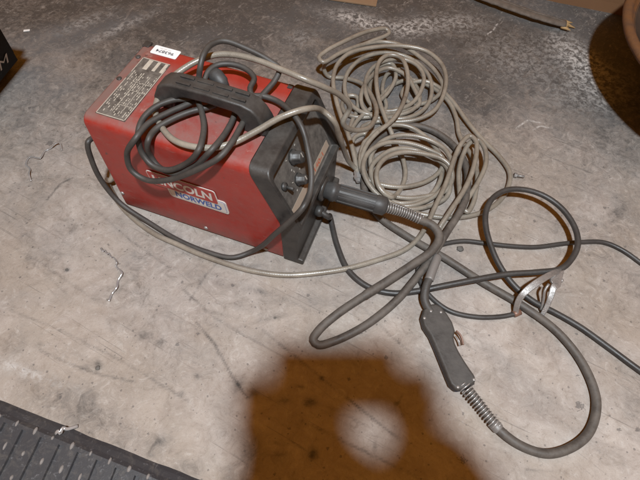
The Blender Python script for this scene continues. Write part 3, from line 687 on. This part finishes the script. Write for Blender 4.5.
# plug in the machine
pA = mworld(.394, .123, .092); pB = pt((387, 207, .074)); ad = (pB-pA).normalized(); PLn = (pB-pA).length
bm = bmesh.new(); lathe(bm, pA, ad, [(0, .0165), (.012, .0175), (.014, .0195), (.022, .0195), (.024, .0175), (PLn*.55, .0175), (PLn*.8, .0172), (PLn*.83, .019), (PLn*.96, .0185), (PLn, .013)], 32)
plug = obj('plug', bm, 'plug_rubber', troot)
bm = bmesh.new(); a1 = ad.orthogonal().normalized(); a2 = ad.cross(a1)
for k in range(10):
    th = 2*math.pi*k/10; d = a1*math.cos(th)+a2*math.sin(th); e = ad.cross(d)
    frame_box(bm, pA+d*.0165, ad, e, d, .028, PLn*.8, -.0026, .0026, 0, .0022)
obj('grip_ribs', bm, 'plug_rubber', plug, bev=.0007)
tc = [tuple(pB-ad*.01)]; 
tpts = [(404, 212, .062), (421, 219.5, .052), (434, 226, .046), (440, 237, .042), (433, 250, .038), (413, 265, .034), (390, 280, .030), (362, 297, .027), (337, 314, .024), (319, 330, .020), (313, 340, .016), (318, 345, .012), (334, 341, .012), (358, 329, .013), (380, 314, .015), (400, 297, .018), (419, 275, .022), (436, 251, .026), (449, 230, .03), (458, 216, .032), (465, 200, .03), (467, 182, .022), (465, 165, .012), (458, 151, .010), (446, 139, .010), (430, 130, .010), (412, 126, .010), (392, 130, .0082), (374, 145, .0082), (364, 170, .0082), (366, 194, .0082), (374, 210, .0082), (385, 221, .0082), (400, 231.5, .0082), (415, 241, .0082), (444, 258, .0082), (480, 281, .0082), (520, 304, .0082), (558, 332, .0080), (583, 364, .0080), (596, 400, .0080), (590, 430, .0080), (572, 447, .0080), (546, 454, .0082), (519, 445, .010), (498, 429, .0115), (489, 418, .0125), (478, 403, .0135), (468, 389, .015)]
path = wobble(spline([pB-ad*.01]+[pt(p) for p in tpts], .005), .0014, 7, 2)
rs = [(.0086 if i < len(path)*.14 else .0076)*(1+.04*mnoise.noise(path[i]*22)) for i in range(len(path))]
bm = bmesh.new(); tube(bm, path, rs, 14); obj('cable', bm, 'torch_cable', troot)
def helix(bm, path, R, wire, turns):
    L = [0]
    for a, b in zip(path, path[1:]): L.append(L[-1]+(b-a).length)
    tot = L[-1]; out = []; nn = Z3
    steps = turns*14; j = 0
    for s_ in range(steps+1):
        d = tot*s_/steps
        while j < len(L)-2 and L[j+1] < d: j += 1
        t = (d-L[j])/max(1e-9, L[j+1]-L[j]); p = path[j].lerp(path[j+1], t); T = (path[j+1]-path[j]).normalized()
        u = (nn-T*nn.dot(T)).normalized(); v = T.cross(u); a = 2*math.pi*turns*s_/steps
        rr = R if not callable(R) else R(s_/steps)
        out.append(p+(u*math.cos(a)+v*math.sin(a))*rr)
    tube(bm, out, wire, 6)
sp1 = spline([pB-ad*.002]+[pt(p) for p in tpts[:2]], .003)
bm = bmesh.new(); helix(bm, sp1, lambda t: .0108-.0014*t, .0012, 15); obj('strain_relief', bm, 'steel', troot)
# grip lying on its side
gz = .025
outline = [(429, 303), (422, 308), (419.5, 316), (422, 325), (429, 335), (435, 348), (441, 362), (447, 376), (451, 385), (458, 391), (469, 388.5), (478, 383), (478, 377), (472, 369), (465, 359), (459.5, 350), (456, 343), (454.5, 337), (456, 330), (453, 321), (447, 312), (441, 305), (435, 302)]
gc = Vector((449, 348)); poly = [at(gc.x+(x-gc.x)*.93, gc.y+(y-gc.y)*.98, gz) for x, y in outline]; poly = [Vector((p.x, p.y, .004)) for p in poly]
bm = bmesh.new(); prism(bm, poly, Z3, gz-.004); grip = obj('grip', bm, 'torch_grip', troot, bev=.0075, seg=4)
bm = bmesh.new(); prism(bm, [Vector((p.x, p.y, .0140))+(Vector((p.x, p.y, 0))-Vector((at(447, 348, gz).x, at(447, 348, gz).y, 0))).normalized()*.0006 for p in poly], Z3, .0012); obj('seam', bm, 'ink', grip)
for x, y in ((424.5, 318), (431, 311), (458, 387), (474, 379.5), (441, 312)):
    bm = bmesh.new(); lathe(bm, at(x, y, gz)-Z3*.002, Z3, [(0, .0026), (.0024, .0026), (.003, .0014)], 12); obj('screw', bm, 'steel', grip)
# trigger
bm = bmesh.new(); tube(bm, spline([at(456, 331, .02), at(460, 335, .02), at(462, 340, .018), at(463, 345, .015)], .002), .0026, 8, flat=(.7, 1.3), flatdir=Z3); trig = obj('trigger', bm, 'copper', troot)
bm = bmesh.new(); tube(bm, spline([at(456, 336, .018), at(459, 341, .018), at(460, 346, .014)], .002), .0015, 8); obj('spring_leaf', bm, 'steel', trig)
# neck and nozzle
npath = spline([at(432, 313, .018), at(427, 306, .019), at(424.5, 298, .022), at(426, 287, .027), at(430, 277, .030)], .003)
bm = bmesh.new(); tube(bm, npath, .0078, 14); obj('neck', bm, 'torch_grip', troot)
zpath = spline([at(429, 280, .0295), at(432, 271, .0305), at(435.5, 262, .031), at(437.5, 256, .030)], .003)
bm = bmesh.new(); tube(bm, zpath, [.0088]*(len(zpath)-2)+[.0084, .0076], 16); obj('nozzle', bm, 'worn_steel', troot)
sp2 = spline([at(463, 384, .017), at(470, 394, .0155), at(480, 406, .0135), at(490, 419, .0125), at(497, 427, .0115)], .003)
bm = bmesh.new(); helix(bm, sp2, lambda t: .0104-.0014*t, .0013, 15); obj('strain_relief', bm, 'steel', troot)
bm = bmesh.new(); lathe(bm, at(493, 423, .012), (at(501, 432, .0105)-at(493, 423, .012)), [(0, .0098), (.012, .0094), (.014, .0082)], 18); obj('ferrule', bm, 'worn_steel', troot)

# ------------------------------------------------------------------ black work cable looping out of the right edge
w = [(.396, .095, 'L', .055), (.414, .095, 'L', .045), (330, 217, .012), (337, 245, .006), (349, 271, .006), (369, 287, .006), (392, 293, .008), (418, 291, .012), (448, 285, .020), (478, 279, .026), (507, 274, .028), (537, 272, .030), (561, 268.5, .034), (573, 257, .036), (578, 244, .038), (575, 228, .040), (563, 210, .042), (546, 197, .044), (526, 190, .046), (507, 190, .046), (493, 198, .044), (486, 212, .040), (486, 228, .036), (491, 246, .030), (499, 264, .024), (514, 285, .018), (533, 301, .012), (556, 313, .008), (580, 327, .007), (608, 347, .006), (645, 374, .006), (690, 402, .006)]
wroot = thing('work_cable', 'black cable from the machine front making one open loop towards the right', 'cable', at(535, 240))
bm = bmesh.new(); tube(bm, wobble(spline([pt(p) for p in w], .005), .0005, 8, 6), .0058, 12); obj('cable', bm, 'dark_rubber', wroot)

# ------------------------------------------------------------------ earth clamp and its lead
eroot = thing('earth_clamp', 'worn steel spring clamp with open jaws straddling the black cables', 'clamp', at(540, 300))
lead = [(517, 314, .008), (500, 317, .0055), (475, 317, .005), (450, 311, .005), (432, 298, .005), (421, 283, .005), (418, 268, .005), (425, 255, .006), (438, 246, .007), (462, 241, .007), (484, 243, .007), (505, 245.5, .007), (535, 247, .006), (560, 244, .006), (580, 242, .006), (604, 242.5, .005), (622, 250, .005), (645, 266, .005), (690, 300, .005)]
bm = bmesh.new(); tube(bm, wobble(spline([pt(p) for p in lead], .005), .0005, 8, 9), .0047, 12); obj('lead', bm, 'dark_rubber', eroot)
bm = bmesh.new(); prism(bm, [at(x, y, .040) for x, y in ((563, 270), (549, 275), (549, 281), (555, 290), (559, 287))], (Z3*.8-Y3*.3).normalized(), .007); obj('body_plate', bm, 'clamp_steel', eroot, sm=False, bev=.0015)
def jaw(pts, w_, th, name):
    bm = bmesh.new(); pa = spline([at(*p) for p in pts], .003)
    side = (pa[-1]-pa[0]).cross(Z3).normalized()
    n = len(pa); tube(bm, pa, [w_*(1-.25*abs(2*i/(n-1)-1)) for i in range(n)], 4, flat=(th*1.3, 1.2), flatdir=side)
    return obj(name, bm, 'clamp_steel', eroot, sm=False, bev=.0016, seg=3)
jaw([(562, 271, .040), (556, 272, .047), (546, 277, .052), (535, 284, .050), (525, 292, .043), (519, 300, .030), (516.5, 308, .018), (515.5, 315, .007)], .0078, .34, 'jaw')
jaw([(561, 271, .040), (558, 279, .044), (553.5, 287, .044), (551, 296, .036), (547, 306, .022), (542, 315, .008)], .0066, .36, 'jaw')
bm = bmesh.new(); a = at(553, 275, .047); b_ = at(562, 281, .040); lathe(bm, a, b_-a, [(0, .0045), (.003, .0045), (.0035, .0028), ((b_-a).length-.004, .0028), ((b_-a).length-.0035, .0045), ((b_-a).length, .0045)], 14); obj('hinge_bolt', bm, 'steel', eroot)
bm = bmesh.new(); hc = at(556, 281, .036); tube(bm, spline([at(549, 284, .046), at(545, 290, .040), at(543.5, 299, .026), at(541, 310, .008)], .003), .0026, 8); obj('contact_strap', bm, 'clamp_steel', eroot)
bm = bmesh.new(); lathe(bm, at(520, 311.5, .009), (at(510, 316, .006)-at(520, 311.5, .009)), [(0, .0066), (.012, .0066), (.014, .005)], 14); obj('lead_sleeve', bm, 'copper', eroot)

# ------------------------------------------------------------------ rubber mat at the lower left
A = at(0, 400); B = at(200, 480); mx = (B-A).normalized(); my = Vector((mx.y, -mx.x, 0))       # my runs away from the slab, towards the viewer's left
MT = .009
def mp(x, y, z): return A+mx*x+my*y+Z3*z
bm = bmesh.new()
x0, x1 = -.55, .75; border = .030
gy0 = (at(10.5, 424)-A).dot(my)
prof = [(0, 0), (.006, .0045), (.014, .0082), (.021, MT+.0041), (gy0+.001, MT+.0041), (gy0+.001, MT), (.7, MT), (.7, 0)]
for i in range(0, 66):
    xa = x0+(x1-x0)*i/65
    row = [bm.verts.new(mp(xa, y+.0022*mnoise.noise(Vector((xa*20, y*30, 2)))*(y < .018), z)) for y, z in prof]
    if i:
        for k in range(len(prof)-1): bm.faces.new((prev[k], row[k], row[k+1], prev[k+1]))
    prev = row
# slats between the grooves
gd = (at(0, 444)-at(10.5, 424)); gd.z = 0; gd.normalize()          # groove direction
gx, gy = gd.dot(mx), gd.dot(my); pitch = .0335
sl = gx/gy
def slat(xc, w_, y0, y1, z0, z1, r=.002):
    q = [(xc-w_/2, y0), (xc+w_/2, y0), (xc+w_/2+sl*(y1-y0), y1), (xc-w_/2+sl*(y1-y0), y1)]
    lo = [bm.verts.new(mp(x, y, z0)) for x, y in q]
    cx = sum(p[0] for p in q)/4; cy = sum(p[1] for p in q)/4
    inset = [(xc-w_/2+r, y0), (xc+w_/2-r, y0), (xc+w_/2-r+sl*(y1-y0), y1-r), (xc-w_/2+r+sl*(y1-y0), y1-r)]
    hi = [bm.verts.new(mp(x, y, z1)) for x, y in inset]
    bm.faces.new(hi)
    for i in range(4): bm.faces.new((lo[i], lo[(i+1) % 4], hi[(i+1) % 4], hi[i]))
p0 = at(10.5, 424)-A; gx0 = p0.dot(mx); gy0 = p0.dot(my)
for k in range(-14, 20):
    slat(gx0+k*pitch+pitch*.5, pitch*.86, gy0, .68, MT-.001, MT+.0038)
mat_o = obj('rubber_mat', bm, 'mat_rubber', None, sm=False)
tag(mat_o, 'grey ribbed rubber mat with pale worn studs at the lower left corner', 'mat')
mat_o.data.materials.append(M['mat_worn'])
bm = bmesh.new()
for k in range(-14, 20):
    for j in range(9):
        yy = gy0-.004+j*.034; xx = gx0+k*pitch+pitch*.5+sl*(yy-gy0)+random.uniform(-.001, .001)
        if mp(xx, yy, 0).x > .35 or mp(xx, yy, 0).y < -.15: continue
        o_ = mp(xx, yy, MT+.0036); side = gd.cross(Z3)
        L, W_ = .0046*random.uniform(.6, 1.2), .0023*random.uniform(.6, 1.15)
        lo = [bm.verts.new(o_+gd*L*1.2*math.cos(t)+side*W_*1.3*math.sin(t)) for t in [i*math.pi/5 for i in range(10)]]
        hi = [bm.verts.new(o_+gd*L*.7*math.cos(t)+side*W_*.7*math.sin(t)+Z3*.0024) for t in [i*math.pi/5 for i in range(10)]]
        bm.faces.new(hi)
        for i in range(10): bm.faces.new((lo[i], lo[(i+1) % 10], hi[(i+1) % 10], hi[i]))
so = obj('studs', bm, 'mat_worn', mat_o); so['kind'] = 'stuff'

# ------------------------------------------------------------------ rusty tub at the upper right
RZ, RR = .19, .36; rc = Vector((.644+RR, .955, 0))
droot = thing('steel_basin', 'wide brown steel basin, only its curved rim showing at the upper right corner', 'basin', rc)
bm = bmesh.new(); prof = [(RR-.19, .0), (RR-.185, .02), (RR-.07, RZ-.045), (RR-.03, RZ-.022), (RR-.004, RZ-.008), (RR, RZ), (RR-.004, RZ+.006), (RR-.014, RZ+.008), (RR-.022, RZ+.003), (RR-.024, RZ-.006), (RR-.032, RZ-.012), (RR-.036, RZ-.014)]
def ringed(bm, prof, c, seg=96):
    rings = [[bm.verts.new(c+Vector((r*math.cos(2*math.pi*k/seg), r*math.sin(2*math.pi*k/seg), z))) for k in range(seg)] for r, z in prof]
    for i in range(len(rings)-1):
        for k in range(seg): bm.faces.new((rings[i][k], rings[i][(k+1) % seg], rings[i+1][(k+1) % seg], rings[i+1][k]))
    return rings
ringed(bm, prof, rc); wl = obj('wall', bm, 'drum_paint', droot); wl.data.materials.append(M['drum_inside_and_shade'])
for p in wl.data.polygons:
    if p.center.z < RZ-.03: p.material_index = 1  # near-black colour paints shade onto the outer wall below the rim
bm = bmesh.new(); rg = ringed(bm, [(RR-.0335, RZ-.0125), (RR-.06, RZ-.03), (RR-.10, RZ-.043), (.115, .060), (.02, .056)], rc); bm.faces.new(rg[-1]); obj('bottom', bm, 'drum_inside_and_shade', droot)

# plank along the back right, lath, cardboard
bA, bB = at(540, -1), at(622, 15.5); pdx = (bB-bA).normalized(); pdy = Vector((-pdx.y, pdx.x, 0))
bm = bmesh.new()
for i in range(24):
    x = -.02+.62*i/23; wv = .002*mnoise.noise(Vector((x*25, 1, 0)))
    row = [bm.verts.new(bA+pdx*x+pdy*(y+wv)+Z3*z) for y, z in ((0, 0), (.001, .03), (.0, .088), (.006, .094), (.045, .094), (.05, .0))]
    if i:
        for k in range(5): bm.faces.new((prev[k], row[k], row[k+1], prev[k+1]))
    else: bm.faces.new(row)
    prev = row
bm.faces.new(list(reversed(prev)))
tag(obj('wooden_plank', bm, 'plank_wood', sm=False), 'brown wooden plank standing on edge along the top right, behind the basin', 'plank')
lroot = thing('wooden_lath', 'weathered grey lath with a torn yellow end lying at the top of the floor', 'lath', at(540, 18))
lp = spline([at(430, -28, .016), at(470, -9, .016), at(500, 3, .018), (at(528, 13, .018)), at(545, 18.5, .017), at(558, 22.5, .014), at(565, 25, .010)], .006)
bm = bmesh.new(); n = len(lp); tube(bm, wobble(lp, .0012, 30, 3), [(.0185-.004*(i/n))*(1+.12*mnoise.noise(Vector((i*.35, 2, 0)))) for i in range(n)], 10, flat=(1.1, .4), flatdir=Z3); obj('strip', bm, 'lath_wood', lroot)
bm = bmesh.new(); tube(bm, wobble(spline([q+Z3*.0062+Vector((.2, 1, 0)).normalized()*.004 for q in lp], .01), .0016, 30, 5), .0022, 6)
obj('ridge', bm, 'lath_wood', lroot)
bm = bmesh.new()
for k in range(12):
    o_ = at(562+random.uniform(-2, 2), 24+random.uniform(-2.5, 2.5), .010); d = (at(572, 30, .004)-at(562, 25, .010)).normalized()+Vector((random.uniform(-.5, .5), random.uniform(-.5, .5), random.uniform(-.1, .25)))
    tube(bm, [o_, o_+d*.008, o_+d*random.uniform(.016, .028)], [.0062, .005, .001], 6)
obj('torn_end', bm, 'torn_wood', lroot)
c0, c1 = at(318, -1), at(376, 7.5); cx = (c1-c0).normalized(); cy = Vector((-cx.y, cx.x, 0))
bm = bmesh.new(); frame_box(bm, c0, cx, cy, Z3, -.15, (c1-c0).length, 0, .13, .001, .006)
tag(obj('cardboard_piece', bm, 'cardboard', sm=False, bev=.001), 'flat orange brown cardboard piece at the top edge above the hose heap', 'cardboard')

# ------------------------------------------------------------------ black case with chalk letter at the left edge
kz = .014; k0 = at(25, 58, kz); k1 = at(-6, 96, kz); kd = (k1-k0).normalized(); kn = Vector((-kd.y, kd.x, 0))
if kn.x > 0: kn = -kn
ktop = at(-2, 8, .22); lean = Vector((ktop.x-k0.x, ktop.y-k0.y, 0))/(.22-kz)
kroot = thing('black_case', 'black fabric case with a white hand drawn letter at the left edge', 'case', (k0.x, k0.y, 0))
bm = bmesh.new()
frame_box(bm, Vector((k0.x, k0.y, 0)), kd, kn, Z3, 0, .26, 0, .3, kz, .30)
for v in bm.verts: v.co += lean*(v.co.z-kz)
bmesh.ops.bevel(bm, geom=[e for e in bm.edges], offset=.022, segments=5, affect='EDGES')
case = obj('body', bm, 'case_fabric', kroot)
bm = bmesh.new(); frame_box(bm, Vector((k0.x, k0.y, 0)), kd, kn, Z3, .03, .23, .03, .28, 0, kz+.004); obj('base', bm, 'case_fabric', kroot, bev=.004)
fu = (Z3+lean); fnn = kd.cross(fu).normalized()
if fnn.dot(CAM-k0) < 0: fnn = -fnn
o_ = _hit(1.0, 71, k0+fnn*.002, fnn)
bm = text_bm('M', .042, .036, .0, .25)
place(bm, o_, -kd, fu.normalized())
obj('lettering', bm, 'chalk', kroot, sm=False)

# ------------------------------------------------------------------ bits on the floor
def curl(pts, r, label, name='metal_shaving', mat='swarf', cat='metal shaving'):
    bm = bmesh.new(); tube(bm, spline([at(x, y, z) for x, y, z in pts], .002), r, 6, flat=(1.6, .5))
    o = obj(name, bm, mat); tag(o, label, cat); return o
curl([(31, 181, .002), (29, 174, .007), (30, 169, .003), (26, 164, .002), (30, 157, .002), (40, 158, .005), (45, 151, .002), (51, 148, .003), (56, 143, .010), (60, 143, .006), (62, 150, .002)], .0011, 'long thin curled metal shaving on the bare floor left of the machine')
curl([(101, 248, .002), (103, 251, .007), (105, 250, .002), (107, 254, .007), (109, 253, .002), (111, 257, .006), (113, 257, .002), (117, 263, .007), (116, 266, .002), (122, 273, .006), (118, 281, .002), (117, 287, .006), (112, 294, .002), (109, 301, .004)], .0013, 'zigzag coiled metal shaving on the floor below the rear of the machine')
curl([(55, 434, .012), (58, 431, .016), (60, 434, .013), (63, 428, .014), (67, 429, .010), (78, 426, .003)], .0018, 'crumpled white shaving lying on the rubber mat edge')
bm = bmesh.new(); q = at(27, 31); frame_box(bm, q, Vector((.95, .25, 0)), Vector((-.25, .95, 0)), Z3, -.008, .008, -.0035, .0035, .001, .0022)
tag(obj('paper_scrap', bm, 'paper', sm=False), 'tiny white paper scrap on the dirty floor beside the black case', 'paper scrap')
# small bolt on the floor
bt = thing('small_bolt', 'small steel bolt lying on the floor right of the hose heap', 'bolt', at(519, 176))
d = (at(526, 177, .005)-at(514, 175, .005)).normalized(); q = at(514, 175, .006)
bm = bmesh.new(); lathe(bm, q, d, [(0, .0058), (.006, .0058)], 6); obj('head', bm, 'worn_steel', bt, sm=False)
bm = bmesh.new(); lathe(bm, q+d*.006, d, [(0, .0032), (.016, .0032), (.017, .002)], 12); obj('shank', bm, 'worn_steel', bt)
def pebble(px, py, s, label):
    bm = bmesh.new(); bmesh.ops.create_icosphere(bm, subdivisions=2, radius=s); c = at(px, py)
    for v in bm.verts:
        v.co *= 1+.35*mnoise.noise(v.co*(1.2/s)+Vector((px, py, 0))); v.co.z = v.co.z*.45+s*.35; v.co += c
    tag(obj('pebble', bm, 'pebble'), label, 'pebble', None)
pebble(460, 249.5, .007, 'dark flat crumb of dirt between the thin cables')
pebble(98, 368, .004, 'dark crumb on the floor in the lower left')
pebble(275, 318, .0025, 'tiny dark crumb left of the torch cable bend')
pebble(67, 270, .003, 'small dark crumb on the floor left of the coiled shaving')

# ------------------------------------------------------------------ the photographer, whose shadow falls into the picture
def skin_mesh(verts, edges, root=0, sub=2):
    me = bpy.data.meshes.new('figure'); me.from_pydata([v[0] for v in verts], edges, [])
    o = bpy.data.objects.new('figure', me); COL.objects.link(o)
    md = o.modifiers.new('Skin', 'SKIN'); md.use_smooth_shade = True; md.branch_smoothing = .5
    for i, v in enumerate(verts):
        r = v[1]; sv = me.skin_vertices[0].data[i]; sv.radius = (r, r) if not isinstance(r, tuple) else r; sv.use_root = (i == root)
    o.modifiers.new('Sub', 'SUBSURF').levels = sub
    dg = bpy.context.evaluated_depsgraph_get(); dg.update()
    out = bpy.data.meshes.new_from_object(o.evaluated_get(dg)); bpy.data.objects.remove(o); bpy.data.meshes.remove(me)
    return out
def person():
    V, E = [], []
    def v(p, r, prev=None):
        V.append((Vector(p), r)); 
        if prev is not None: E.append((prev, len(V)-1))
        return len(V)-1
    PX = .10
    pel = v((PX, -.68, .74), .125); bel = v((PX, -.66, .88), .125, pel); ch = v((PX, -.62, 1.04), .135, bel); nk0 = v((PX, -.59, 1.15), .075, ch); nk = v((PX, -.575, 1.20), .050, nk0)
    h1 = v((PX, -.555, 1.265), .068, nk); h2 = v((PX, -.54, 1.33), .078, h1); v((PX, -.54, 1.385), .055, h2)
    for sgn in (-1, 1):
        hip = v((PX+sgn*.085, -.68, .68), .085, pel); kn = v((PX+sgn*.10, -.63, .39), .058, hip); an = v((PX+sgn*.105, -.68, .08), .040, kn)
        he = v((PX+sgn*.105, -.67, .04), .036, an); v((PX+sgn*.115, -.53, .028), .028, he)
    def P(r_, u_, f_): return CAM+RGT*r_+UPV*u_+FWD*f_
    arms = {-1: dict(el=(-.02, -.40, .80), w2=(.052, -.20, .80), wr=P(.040, -.120, -.034), p1=P(.028, -.066, -.032), p2=P(-.010, -.032, -.032), r=(.110, .080, .066)),
            1: dict(el=(.225, -.40, .82), w2=(.166, -.20, .81), wr=P(.160, -.120, -.034), p1=P(.164, -.066, -.032), p2=P(.136, -.026, -.030), r=(.094, .066, .060))}
    for sgn in (-1, 1):
        A_ = arms[sgn]
        sh = v((PX+sgn*.155, -.60, 1.09), .070, ch); el = v(A_['el'], .060, sh); w2 = v(A_['w2'], .082, el); w3 = v(Vector(A_['w2']).lerp(A_['wr'], .7), .082, w2)
        rw, r1, r2 = A_['r']
        wr = v(A_['wr'], rw, w3); pa1 = v(A_['p1'], (r1, r1*.8), wr); pa = v(A_['p2'], (r2, r2*.7), pa1)
        base = A_['p2']; outx = -RGT if sgn < 0 else RGT
        for k in range(4):      # four fingers close round the end of the phone
            L = (.034, .040, .037, .030)[k]
            b0 = base+UPV*(.030-.019*k)+outx*.012
            f1 = v(b0+outx*.012, .011, pa); f2 = v(b0+outx*.024+FWD*.012+UPV*.002, .010, f1); f3 = v(b0+outx*.014+FWD*.022, .009, f2); v(b0-outx*(L-.030)+FWD*.024, .0075, f3)
        tb = A_['p1']
        t1 = v(tb-outx*(.040 if sgn < 0 else .024)+UPV*.010-FWD*.004, .024, pa1); t2 = v(tb-outx*.036+UPV*.026-FWD*.006, .013, t1); v(tb-outx*.046+UPV*.040-FWD*.004, .011, t2)
        if sgn > 0:             # the trigger finger reaches along the phone's upper edge
            i1 = v(base+UPV*.036-RGT*.010, .016, pa); i2 = v(base+UPV*.056-RGT*.020, .013, i1); v(base+UPV*.066-RGT*.040, .010, i2)
    me = skin_mesh(V, E, pel)
    o = bpy.data.objects.new('person', me); COL.objects.link(o)
    for m_ in ('jacket', 'trousers', 'skin', 'boot_leather'): me.materials.append(M[m_])
    for p in me.polygons:
        c = p.center; p.use_smooth = True
        if c.z < .09: p.material_index = 3
        elif c.z > 1.185: p.material_index = 2
        elif c.y > -.105 and c.z > .6: p.material_index = 2
        elif c.z < .76 and c.y < -.5: p.material_index = 1
        else: p.material_index = 0
    tag(o, 'person in a dark jacket holding a phone, seen only as the brown shadow below', 'person')
    bm = bmesh.new(); bmesh.ops.create_uvsphere(bm, u_segments=20, v_segments=12, radius=.088)
    for v_ in list(bm.verts):
        if v_.co.z < -.01 and v_.co.y > -.01: v_.co.y *= .3
        v_.co += Vector((PX, -.552, 1.35))
    hr = obj('hair', bm, 'hair', o)
    bm = bmesh.new()
    for dx in (-.028, .028):
        bm = bmesh.new(); bmesh.ops.create_uvsphere(bm, u_segments=10, v_segments=8, radius=.011, matrix=Matrix.Translation((PX+dx, -.472, 1.325))); obj('eye', bm, 'ink', o)
    bm = bmesh.new(); lathe(bm, Vector((PX, -.478, 1.318)), Vector((0, .5, -1)), [(0, .008), (.02, .013), (.034, .013), (.038, .006)], 12); obj('nose', bm, 'skin', o)
    for s in (-1, 1):
        bm = bmesh.new(); bmesh.ops.create_uvsphere(bm, u_segments=10, v_segments=8, radius=.02, matrix=Matrix.Translation((PX+s*.08, -.545, 1.315)) @ Matrix.Diagonal((.4, .8, 1.3, 1))); obj('ear', bm, 'skin', o)
    ph = thing('phone', 'black phone held level by the person, out of view behind the picture', 'phone', CAM+RGT*.062-FWD*.014)
    ph.rotation_euler = (0, 0, 0)
    bm = bmesh.new(); frame_box(bm, CAM+RGT*.062-FWD*.022+UPV*.006, RGT, UPV, FWD, -.074, .074, -.048, .037, 0, .008)
    bd = obj('body', bm, 'phone_glass', ph, bev=.003)
person()

# ------------------------------------------------------------------ light, world, camera
wd = bpy.data.worlds.new('World'); scene.world = wd; wd.use_nodes = True
bg = wd.node_tree.nodes['Background']; bg.inputs[0].default_value = (.345, .135, .024, 1); bg.inputs[1].default_value = .95
ld = bpy.data.lights.new('workshop_lamp', 'POINT'); ld.energy = 372; ld.color = (.86, .94, 1.0); ld.shadow_soft_size = .062
lo = bpy.data.objects.new('workshop_lamp', ld); COL.objects.link(lo); lo.location = (.1, -.45, 2.4)
cd = bpy.data.cameras.new('camera'); co = bpy.data.objects.new('camera', cd); COL.objects.link(co)
cd.sensor_fit = 'HORIZONTAL'; cd.sensor_width = 36; cd.lens = 36*FPX/640; cd.clip_start = .02; cd.clip_end = 100
Mt = Matrix((RGT, UPV, -FWD)).transposed().to_4x4(); Mt.translation = CAM; co.matrix_world = Mt
scene.camera = co
scene.view_settings.view_transform = 'Standard'; scene.view_settings.look = 'None'; scene.view_settings.exposure = 0
scene.render.engine = 'CYCLES'
